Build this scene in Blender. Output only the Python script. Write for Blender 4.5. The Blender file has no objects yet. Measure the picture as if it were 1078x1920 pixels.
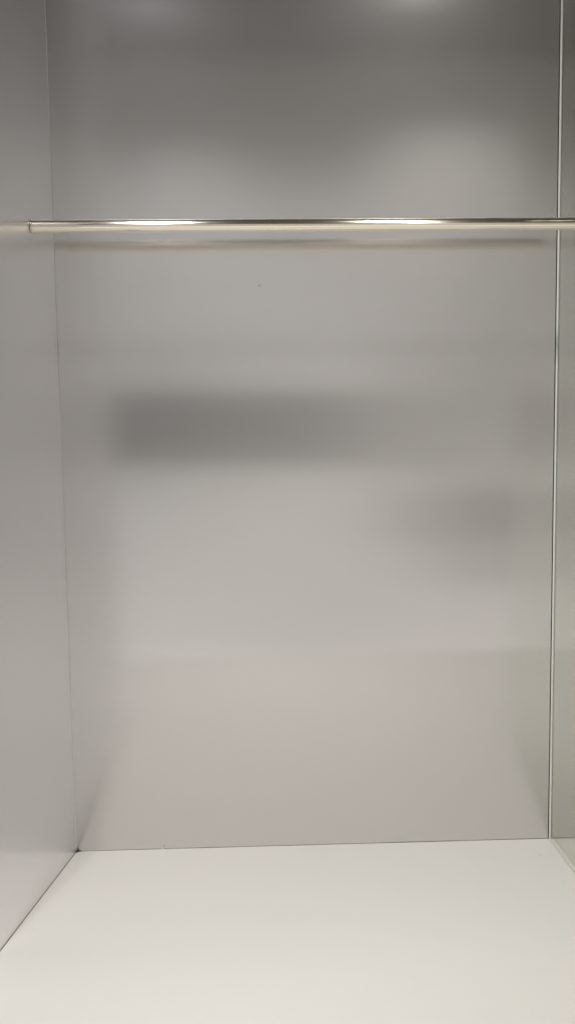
import bpy, bmesh, math, random
from mathutils import Vector, Matrix

random.seed(4)
scn = bpy.context.scene
COL = scn.collection

# ------------------------------------------------------------------ sizes (metres)
W = 1.0                    # clear width of the alcove
LEAN_L = LEAN_R = 0.0
SX, SY = 0.01416, 0.15037  # the white base board dips towards the back and rises a little to the right
D = 0.585                  # depth of the steel side wall
BF, BX = -1.0, -0.7       # front edge and left end of the white board
DM = 0.5                  # depth of the glass panel
XE = 1.75                  # the steel wall and the board run on behind the glass
H = 2.5
FLOOR_Z, CEIL_Z = -0.5, 2.52
OPP = -3.6                 # face of the room wall opposite the alcove
RX0, RX1 = -2.4, 3.4
def base_z(x, y): return SX * x - SY * y

# ------------------------------------------------------------------ helpers
def link(name, bm, mat=None, parent=None, smooth=False):
    me = bpy.data.meshes.new(name)
    bmesh.ops.recalc_face_normals(bm, faces=bm.faces[:])
    bm.to_mesh(me); bm.free()
    if mat: me.materials.append(mat)
    if smooth:
        for p in me.polygons: p.use_smooth = True
    o = bpy.data.objects.new(name, me)
    COL.objects.link(o)
    if parent: o.parent = parent
    return o

def tag(o, label=None, cat=None, group=None, kind=None):
    if label: o['label'] = label
    if cat: o['category'] = cat
    if group: o['group'] = group
    if kind: o['kind'] = kind
    return o

def empty(name, loc=(0, 0, 0)):
    o = bpy.data.objects.new(name, None)
    o.empty_display_size = 0.05
    o.location = loc
    COL.objects.link(o)
    return o

def add_box(bm, x0, x1, y0, y1, z0, z1, bevel=0.0, seg=2):
    r = bmesh.ops.create_cube(bm, size=1.0)
    vs = r['verts']
    for v in vs:
        v.co = Vector((x0 if v.co.x < 0 else x1, y0 if v.co.y < 0 else y1, z0 if v.co.z < 0 else z1))
    if bevel:
        es = list({e for v in vs for e in v.link_edges})
        bmesh.ops.bevel(bm, geom=es, offset=bevel, segments=seg, affect='EDGES', profile=0.5)
    return vs

def lean(bm):
    """panels are a hair out of plumb: shear x with height, left and right separately"""
    for v in bm.verts:
        t = v.co.x
        v.co.x += v.co.z * (LEAN_L * (1 - t) + LEAN_R * t)
    return bm

def add_tube(bm, a, b, r, seg=48, profile=None):
    """surface of revolution about a->b; profile = [(t along in metres, radius)]"""
    a, b = Vector(a), Vector(b)
    ax = (b - a).normalized()
    u = ax.orthogonal().normalized(); v = ax.cross(u)
    L = (b - a).length
    profile = profile or [(0, r), (L, r)]
    rings = []
    for t, rr in profile:
        rings.append([bm.verts.new(a + ax * t + (u * math.cos(k * 2 * math.pi / seg) + v * math.sin(k * 2 * math.pi / seg)) * rr) for k in range(seg)])
    for p, q in zip(rings, rings[1:]):
        for k in range(seg):
            bm.faces.new((p[k], p[(k + 1) % seg], q[(k + 1) % seg], q[k]))
    # caps have their own vertices, so the round side keeps its clean normals
    for rg in (rings[0][::-1], rings[-1]): bm.faces.new([bm.verts.new(v_.co) for v_ in rg])

# ------------------------------------------------------------------ materials
def new_mat(name):
    m = bpy.data.materials.new(name); m.use_nodes = True
    nt = m.node_tree
    return m, nt, nt.nodes['Principled BSDF']

def steel_mat(name, col, rough, metallic, aniso, wav=0.0, seed=0.0, haze=0.0, haze_rough=0.42):
    m, nt, p = new_mat(name)
    N, Lk = nt.nodes, nt.links
    tc = N.new('ShaderNodeTexCoord')
    # fine vertical grain in the finish
    mp = N.new('ShaderNodeMapping'); mp.inputs['Scale'].default_value = (60, 60, 0.8); mp.inputs['Location'].default_value = (seed, 0, 0)
    n1 = N.new('ShaderNodeTexNoise'); n1.inputs['Scale'].default_value = 1.0; n1.inputs['Detail'].default_value = 3
    Lk.new(tc.outputs['Object'], mp.inputs['Vector']); Lk.new(mp.outputs['Vector'], n1.inputs['Vector'])
    # faint broad handling marks in the gloss
    n2 = N.new('ShaderNodeTexNoise'); n2.inputs['Scale'].default_value = 3.1; n2.inputs['Detail'].default_value = 5
    Lk.new(tc.outputs['Object'], n2.inputs['Vector'])
    mr = N.new('ShaderNodeMapRange'); mr.inputs['To Min'].default_value = rough - 0.012; mr.inputs['To Max'].default_value = rough + 0.012
    Lk.new(n2.outputs['Fac'], mr.inputs['Value'])
    Lk.new(mr.outputs['Result'], p.inputs['Roughness'])
    cr = N.new('ShaderNodeMix'); cr.data_type = 'RGBA'
    cr.inputs['A'].default_value = (*[c * 0.997 for c in col], 1); cr.inputs['B'].default_value = (*[c * 1.003 for c in col], 1)
    Lk.new(n1.outputs['Fac'], cr.inputs['Factor']); Lk.new(cr.outputs['Result'], p.inputs['Base Color'])
    p.inputs['Metallic'].default_value = metallic
    p.inputs['Anisotropic'].default_value = aniso
    tg = N.new('ShaderNodeTangent'); tg.direction_type = 'RADIAL'; tg.axis = 'Z'
    Lk.new(tg.outputs['Tangent'], p.inputs['Tangent'])
    # thin sheet: slight, wide waves that bend reflections
    n3 = N.new('ShaderNodeTexNoise'); n3.inputs['Scale'].default_value = 1.7; n3.inputs['Detail'].default_value = 1
    mp3 = N.new('ShaderNodeMapping'); mp3.inputs['Location'].default_value = (seed, 3, 1)
    Lk.new(tc.outputs['Object'], mp3.inputs['Vector']); Lk.new(mp3.outputs['Vector'], n3.inputs['Vector'])
    bp = N.new('ShaderNodeBump'); bp.inputs['Strength'].default_value = 1.0; bp.inputs['Distance'].default_value = wav
    Lk.new(n3.outputs['Fac'], bp.inputs['Height']); Lk.new(bp.outputs['Normal'], p.inputs['Normal'])
    if haze:       # satin lacquer: a wide hazy lobe mixed with the sharper one
        h = N.new('ShaderNodeBsdfPrincipled'); h.inputs['Metallic'].default_value = metallic; h.inputs['Roughness'].default_value = haze_rough
        Lk.new(cr.outputs['Result'], h.inputs['Base Color'])
        mx = N.new('ShaderNodeMixShader'); mx.inputs[0].default_value = haze
        Lk.new(p.outputs[0], mx.inputs[1]); Lk.new(h.outputs[0], mx.inputs[2])
        Lk.new(mx.outputs[0], N['Material Output'].inputs['Surface'])
    return m

def plain(name, col, rough=0.6, metallic=0.0, vary=0.03, scale=6.0, spec=0.5):
    m, nt, p = new_mat(name)
    N, Lk = nt.nodes, nt.links
    tc = N.new('ShaderNodeTexCoord')
    n = N.new('ShaderNodeTexNoise'); n.inputs['Scale'].default_value = scale; n.inputs['Detail'].default_value = 4
    Lk.new(tc.outputs['Object'], n.inputs['Vector'])
    mx = N.new('ShaderNodeMix'); mx.data_type = 'RGBA'
    mx.inputs['A'].default_value = (*[c * (1 - vary) for c in col], 1); mx.inputs['B'].default_value = (*[min(1, c * (1 + vary)) for c in col], 1)
    Lk.new(n.outputs['Fac'], mx.inputs['Factor']); Lk.new(mx.outputs['Result'], p.inputs['Base Color'])
    p.inputs['Roughness'].default_value = rough; p.inputs['Metallic'].default_value = metallic
    p.inputs['Specular IOR Level'].default_value = spec
    return m

M_STEEL = steel_mat('satin_steel', (0.655, 0.641, 0.638), 0.14, 0.95, 0.8, 0.0004, 0.0, 0.28, 0.27)
M_STEEL2 = steel_mat('satin_steel_side', (0.84, 0.83, 0.84), 0.24, 0.90, 0.3, 0.0, 7.0, 0.45, 0.40)
M_EDGE = plain('bare_steel_edge', (0.7, 0.69, 0.67), 0.35, 1.0)
M_RAIL = plain('polished_nickel', (0.91, 0.84, 0.735), 0.18, 1.0, 0.02, 14)
_n = M_RAIL.node_tree; _p1 = _n.nodes['Principled BSDF']            # polished plating over a slightly hazy coat
_p2 = _n.nodes.new('ShaderNodeBsdfPrincipled'); _p2.inputs['Metallic'].default_value = 1; _p2.inputs['Roughness'].default_value = 0.06
_p2.inputs['Base Color'].default_value = (0.91, 0.84, 0.735, 1)
_tg = _n.nodes.new('ShaderNodeTangent'); _tg.direction_type = 'RADIAL'; _tg.axis = 'X'   # drawn along its length
_p1.inputs['Anisotropic'].default_value = .95; _n.links.new(_tg.outputs[0], _p1.inputs['Tangent'])
_m = _n.nodes.new('ShaderNodeMixShader'); _m.inputs[0].default_value = .5
_n.links.new(_p1.outputs[0], _m.inputs[1]); _n.links.new(_p2.outputs[0], _m.inputs[2]); _n.links.new(_m.outputs[0], _n.nodes['Material Output'].inputs['Surface'])
M_RING = plain('nickel_ring', (0.62, 0.58, 0.52), 0.2, 1.0)
M_GLASS = bpy.data.materials.new('clear_glass'); M_GLASS.use_nodes = True
_nt = M_GLASS.node_tree; _nt.nodes.remove(_nt.nodes['Principled BSDF'])
_tr = _nt.nodes.new('ShaderNodeBsdfTransparent'); _tr.inputs['Color'].default_value = (.975, .979, .958, 1)
_gs = _nt.nodes.new('ShaderNodeBsdfGlossy'); _gs.inputs['Roughness'].default_value = 0.01; _gs.inputs['Color'].default_value = (.95, .97, .93, 1)
_fr = _nt.nodes.new('ShaderNodeFresnel'); _fr.inputs['IOR'].default_value = 1.33
_mx = _nt.nodes.new('ShaderNodeMixShader')
_geo = _nt.nodes.new('ShaderNodeNewGeometry')      # the pane mirrors at its outer faces only
_ft = _nt.nodes.new('ShaderNodeMath'); _ft.operation = 'SUBTRACT'; _ft.inputs[0].default_value = 1; _nt.links.new(_geo.outputs['Backfacing'], _ft.inputs[1])
_ml = _nt.nodes.new('ShaderNodeMath'); _ml.operation = 'MULTIPLY'; _nt.links.new(_fr.outputs[0], _ml.inputs[0]); _nt.links.new(_ft.outputs[0], _ml.inputs[1])
_nt.links.new(_ml.outputs[0], _mx.inputs[0]); _nt.links.new(_tr.outputs[0], _mx.inputs[1]); _nt.links.new(_gs.outputs[0], _mx.inputs[2])
_nt.links.new(_mx.outputs[0], _nt.nodes['Material Output'].inputs['Surface'])
M_TRIM = plain('white_seal', (0.82, 0.80, 0.77), 0.35)
M_BEAD = plain('pale_bead', (0.93, 0.92, 0.90), 0.3, 0.0)
M_GAP = plain('dark_gap', (0.025, 0.023, 0.02), 0.8)
M_SEALSHADE = plain('grey_seal', (0.5, 0.49, 0.45), 0.6)
M_FLOOR = plain('white_laminate', (0.82, 0.797, 0.75), 0.5, 0, 0.012, 2.2, 0.35)
M_ROOM = plain('room_paint', (0.78, 0.77, 0.755), 0.8)
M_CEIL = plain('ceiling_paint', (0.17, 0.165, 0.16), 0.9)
M_DARK = plain('reflection_dark', (0.22, 0.216, 0.211), 0.7)
M_DARK2 = plain('reflection_grey', (0.40, 0.39, 0.375), 0.7)
M_DARK3 = plain('reflection_pale', (0.57, 0.56, 0.54), 0.7)
M_CRUMB = plain('crumb', (0.85, 0.83, 0.8), 0.6)
M_SCUFF = plain('scuff', (0.16, 0.155, 0.145), 0.6)

# ------------------------------------------------------------------ alcove
# back wall: one steel sheet, running on behind the glass panel
back = empty('steel_wall', (0, 0, 0))
tag(back, 'satin steel back wall with blurred grey reflections behind the rail', 'wall', kind='thing')
bm = bmesh.new(); add_box(bm, 0.0, XE, 0.0, 0.012, -0.12, H, 0.0006)
link('sheet', bm, M_STEEL, back)
# little dark nick in the sheet
bm = bmesh.new()
nx, nz = 0.404, 1.1735
for (dx, dz, w_, h_, an) in ((0, 0, .0055, .0011, -4), (.0022, .0002, .0024, .0014, -20), (.0018, .0044, .0014, .0007, 10), (-.001, .0052, .0012, .0006, 0)):
    r = bmesh.ops.create_uvsphere(bm, u_segments=10, v_segments=6, radius=0.5)
    mt = Matrix.Translation((nx + dx, -0.0001, nz + dz)) @ Matrix.Rotation(math.radians(an), 4, 'Y') @ Matrix.Diagonal((w_, .0006, h_, 1))
    bmesh.ops.transform(bm, matrix=mt, verts=r['verts'])
link('scratch', lean(bm), M_SCUFF, back, True)

# side wall
side = empty('steel_wall', (0, -D, 0))
tag(side, 'satin steel side wall carrying the ringed end of the rail', 'wall', kind='thing')
bm = bmesh.new(); add_box(bm, -0.02, 0.0, -D, -0.0003, -0.12, H, 0.0003)
lean(bm); bmesh.ops.translate(bm, vec=(0, D, 0), verts=bm.verts[:])
link('sheet', bm, M_STEEL2, side)
bm = bmesh.new(); add_tube(bm, (0.0002, D - 0.0006, 0.003), (0.0002, D - 0.0006, H), 0.0008, 12)
lean(bm)
link('folded_edge', bm, M_EDGE, side, True)

# clear glass panel on the other side, sealed against the wall and the board
gl = empty('glass_panel', (W, 0, 0))
tag(gl, 'upright clear greenish glass panel with a thin pale sealed edge', 'glass panel')
bm = bmesh.new(); add_box(bm, -0.0005, 0.0075, -DM, -0.0047, -0.03, H, 0.0004)
for v in bm.verts: v.co.z += base_z(W, v.co.y) + .0302 if v.co.z < 0 else 0
link('pane', bm, M_GLASS, gl)
bm = bmesh.new(); add_tube(bm, (0.0003, -0.0026, SX + 0.0003), (0.0003, -0.0026, H), 0.0022, 20)
link('edge_seal', bm, M_BEAD, gl, True)
for x0, x1 in ((-.0034, -.0017), (.0023, .0040)):
    bm = bmesh.new(); add_box(bm, x0, x1, -0.0012, -0.0002, SX + 0.0003, H)
    link('joint', bm, M_GAP, gl)
for x0, x1, z1, m_ in ((-.0019, -.0006, .0012, M_TRIM), (-.0028, -.0020, .0004, M_SEALSHADE), (.0077, .0088, .0006, M_SEALSHADE)):
    bm = bmesh.new(); add_box(bm, x0, x1, -DM, -0.0066, 0.0002, z1)
    for v in bm.verts: v.co.z += base_z(W, v.co.y)
    link('bottom_seal', bm, m_, gl)

# ------------------------------------------------------------------ hanging rail
RZ, RY, RT = 1.2716, -0.1803, -0.0022
R = 0.0113
def railx(t): return (LEAN_L * RZ) * (1 - t) + (W + LEAN_R * (RZ + RT)) * t
A = Vector((railx(0), RY, RZ)); B = Vector((railx(1), RY, RZ + RT))
rail = empty('hanging_rail', A)
tag(rail, 'polished nickel hanging rail running across in front of the steel wall', 'rail')
ax = (B - A); L = ax.length; ax.normalize()
bm = bmesh.new(); add_tube(bm, ax * 0.003, ax * (L - 0.003), R, 64)
tube = link('tube', bm, M_RAIL, rail)
for p in tube.data.polygons: p.use_smooth = len(p.vertices) == 4
for s, e in ((0.0002, 1), (L - 0.0002, -1)):
    bm = bmesh.new()
    add_tube(bm, ax * s, ax * (s + e * 0.01), R, 64, [(0, R + .0002), (.0006, R + .0012), (.0026, R + .0012), (.0034, R + .0006), (.0040, R - .002)])
    f = link('end_ring', bm, M_RING, rail)
    for p in f.data.polygons: p.use_smooth = len(p.vertices) == 4

# ------------------------------------------------------------------ floor: white board, rounded in the corner, running on into the room
def poly_prism(bm, pts, z0, z1):
    lo = [bm.verts.new((x, y, z0)) for x, y in pts]; hi = [bm.verts.new((x, y, z1)) for x, y in pts]
    bm.faces.new(hi); bm.faces.new(lo[::-1])
    n = len(pts)
    for i in range(n): bm.faces.new((lo[i], lo[(i + 1) % n], hi[(i + 1) % n], hi[i]))
g = 0.0012; rc = 0.016
pts = []
for k in range(9):
    a = math.radians(180 - k * 90 / 8)
    pts.append((g + rc + rc * math.cos(a), -g - rc + rc * math.sin(a)))
# back edge: a slightly uneven saw cut
for k in range(1, 42):
    x = 0.03 + k * 0.04
    pts.append((x, -g - random.uniform(0, 0.0009) + (0.0006 if 0.3 < x < 0.42 else 0)))
pts += [(XE, -g), (XE, BF), (BX, BF), (BX, -D - .004), (g, -D - .004)]
bm = bmesh.new(); poly_prism(bm, pts, -0.018, 0.0)
for v in bm.verts: v.co.z += base_z(v.co.x, v.co.y)
floor = link('floor', bm, M_FLOOR); tag(floor, 'matt white base board meeting the steel walls', 'floor', kind='structure')
bm = bmesh.new(); add_box(bm, 0.0003, XE - .003, -D + .01, -.0003, -0.06, -0.03)
for v in bm.verts: v.co.z += base_z(v.co.x, v.co.y)
sub = link('ground', bm, M_GAP); tag(sub, 'dark base under the white board', 'ground', kind='structure')
# crumb against the wall, and a grey fleck on the board
bm = bmesh.new()
for i in range(7):
    t = i / 6
    r = bmesh.ops.create_icosphere(bm, subdivisions=2, radius=0.0015 * (1 - 0.6 * abs(t - .45)))
    bmesh.ops.translate(bm, verts=r['verts'], vec=(0.0022 * math.sin(t * 2.2), 0, 0.0007 + 0.0052 * t))
cr = link('paint_crumb', bm, M_CRUMB, None, True); cr.location = (0.182, -0.0045, base_z(.182, -.0045))
tag(cr, 'tiny white curled crumb on the floor where the board meets the steel back wall', 'crumb')
bm = bmesh.new(); r = bmesh.ops.create_uvsphere(bm, u_segments=10, v_segments=6, radius=0.0016)
bmesh.ops.scale(bm, verts=bm.verts[:], vec=(1, 2.2, .15))
fl = link('dirt_fleck', bm, plain('fleck', (.55, .53, .49), .7), None, True); fl.location = (0.957, -0.12, base_z(.957, -.12) + .0002); fl.rotation_euler = (-math.atan(SY), 0, 0)
tag(fl, 'faint grey fleck of dirt lying on the white board near the glass panel', 'fleck')

# ------------------------------------------------------------------ the room the steel reflects
def struct(name, bm, mat, label):
    return tag(link(name, bm, mat), label, name.split('_')[-1], kind='structure')
bm = bmesh.new(); add_box(bm, RX0 - .1, RX1 + .1, OPP - .1, .1, FLOOR_Z - .1, FLOOR_Z)
struct('room_floor', bm, M_ROOM, 'pale room floor below the alcove')
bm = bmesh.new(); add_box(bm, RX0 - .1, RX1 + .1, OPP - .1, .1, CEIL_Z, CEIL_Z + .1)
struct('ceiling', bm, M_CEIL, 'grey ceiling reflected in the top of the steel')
for x0, x1, y0, y1 in ((RX0, RX1, OPP - .1, OPP), (RX0 - .1, RX0, OPP, -D), (RX1, RX1 + .1, OPP, -D), (RX0, -.021, -D, -D + .06), (XE + .02, RX1, -D, -D + .06), (XE + .003, XE + .02, -D, .01)):
    bm = bmesh.new(); add_box(bm, x0, x1, y0, y1, FLOOR_Z, CEIL_Z); struct('room_wall', bm, M_ROOM, 'pale room wall reflected softly in the steel')
bm = bmesh.new(); add_box(bm, BX + .03, XE, BF + .05, BF + .07, FLOOR_Z, 0.09); struct('room_wall', bm, M_ROOM, 'pale front below the white base board')
bm = bmesh.new(); add_box(bm, -1.1, .60, OPP + .003, OPP + .03, .525, .87); struct('wall_board', bm, M_DARK, 'unseen dark grey board added to make the blurred band in the steel')  # stand-in for whatever the steel mirrors as a dark band
for x0, x1, z0, z1, m_ in ((.604, .86, .53, .865, M_DARK2), (.864, 1.22, .535, .86, M_DARK3),
                           (1.25, 2.6, .11, .35, M_DARK2), (.85, 1.246, .15, .34, M_DARK3), (1.1, 2.6, -.08, .106, M_DARK3)):  # added boards in graded greys, shaping the reflected fade and side patch
    bm = bmesh.new(); add_box(bm, x0, x1, OPP + .003, OPP + .03, z0, z1); struct('wall_board', bm, m_, 'unseen grey board added to soften the reflected band and patch')

# ------------------------------------------------------------------ lamps: ceiling downlights and added fill spots
def spot(x, y, P, size, blend, tilt=0, r=0.04, col=None):
    col = col or ((.985, .98, .98) if x < .4 else (1, .972, .925))
    l = bpy.data.lights.new('downlight_or_fill', 'SPOT'); l.energy = P; l.spot_size = math.radians(size); l.spot_blend = blend
    l.shadow_soft_size = r; l.color = col
    o = bpy.data.objects.new('downlight_or_fill', l); o.location = (x, y, CEIL_Z - .02); o.rotation_euler = (math.radians(tilt), 0, 0)
    COL.objects.link(o)
for x, y in ((-.15, -2.62), (.935, -2.48)):   # the pair whose glints show on the rail
    spot(x, y, 62, 148.5, 1)
spot(-.15, -3.25, 19, 100, 1)    # the pair that scallops the room wall
spot(1.18, -3.25, 27, 118, 1)
for x in (.02, .761):            # added fill over the alcove front, brightens the white board
    spot(x, -1.15, 80, 84, 1, 25, .1)
for x in (-1.4, .5, 2.4):        # added fill turned on the room wall to brighten its reflection
    spot(x, -1.7, 212, 58, 1, -27)

w = bpy.data.worlds.new('World'); scn.world = w; w.use_nodes = True
bg = w.node_tree.nodes['Background']; bg.inputs[0].default_value = (.9, .92, 1, 1); bg.inputs[1].default_value = 0.1

# ------------------------------------------------------------------ camera
cx, cd, cz, yaw, pit, rol, F, PY, PX = 0.52153, 2.30349, 1.01962, 0.0124, -0.11898, 0.00871, 2131.38126, 935.44, 87.516
cam = bpy.data.cameras.new('camera'); co = bpy.data.objects.new('camera', cam); COL.objects.link(co)
c, s = math.cos(yaw), math.sin(yaw)
right0 = Vector((c, -s, 0)); fwd0 = Vector((s, c, 0)); up0 = Vector((0, 0, 1))
cp, sp = math.cos(pit), math.sin(pit)
fwd = fwd0 * cp + up0 * sp; up1 = -fwd0 * sp + up0 * cp
cr_, sr = math.cos(rol), math.sin(rol)
right = right0 * cr_ - up1 * sr; up = right0 * sr + up1 * cr_
mw = Matrix(((right.x, up.x, -fwd.x, cx), (right.y, up.y, -fwd.y, -cd), (right.z, up.z, -fwd.z, cz), (0, 0, 0, 1)))
co.matrix_world = mw
cam.sensor_fit = 'VERTICAL'; cam.sensor_height = 36.0; cam.lens = F / 1920 * 36
cam.shift_y = (PY - 960) / 1920; cam.shift_x = -PX / 1920
cam.clip_start = 0.01; cam.clip_end = 200
scn.camera = co

vs_ = scn.view_settings
vs_.view_transform = 'Standard'; vs_.look = 'None'; vs_.exposure = 0; vs_.gamma = 1; vs_.use_curve_mapping = False
cy = scn.cycles
cy.use_denoising = True
cy.max_bounces = 12; cy.diffuse_bounces = 4; cy.glossy_bounces = 8
cy.sample_clamp_indirect = 6
cy.caustics_reflective = True
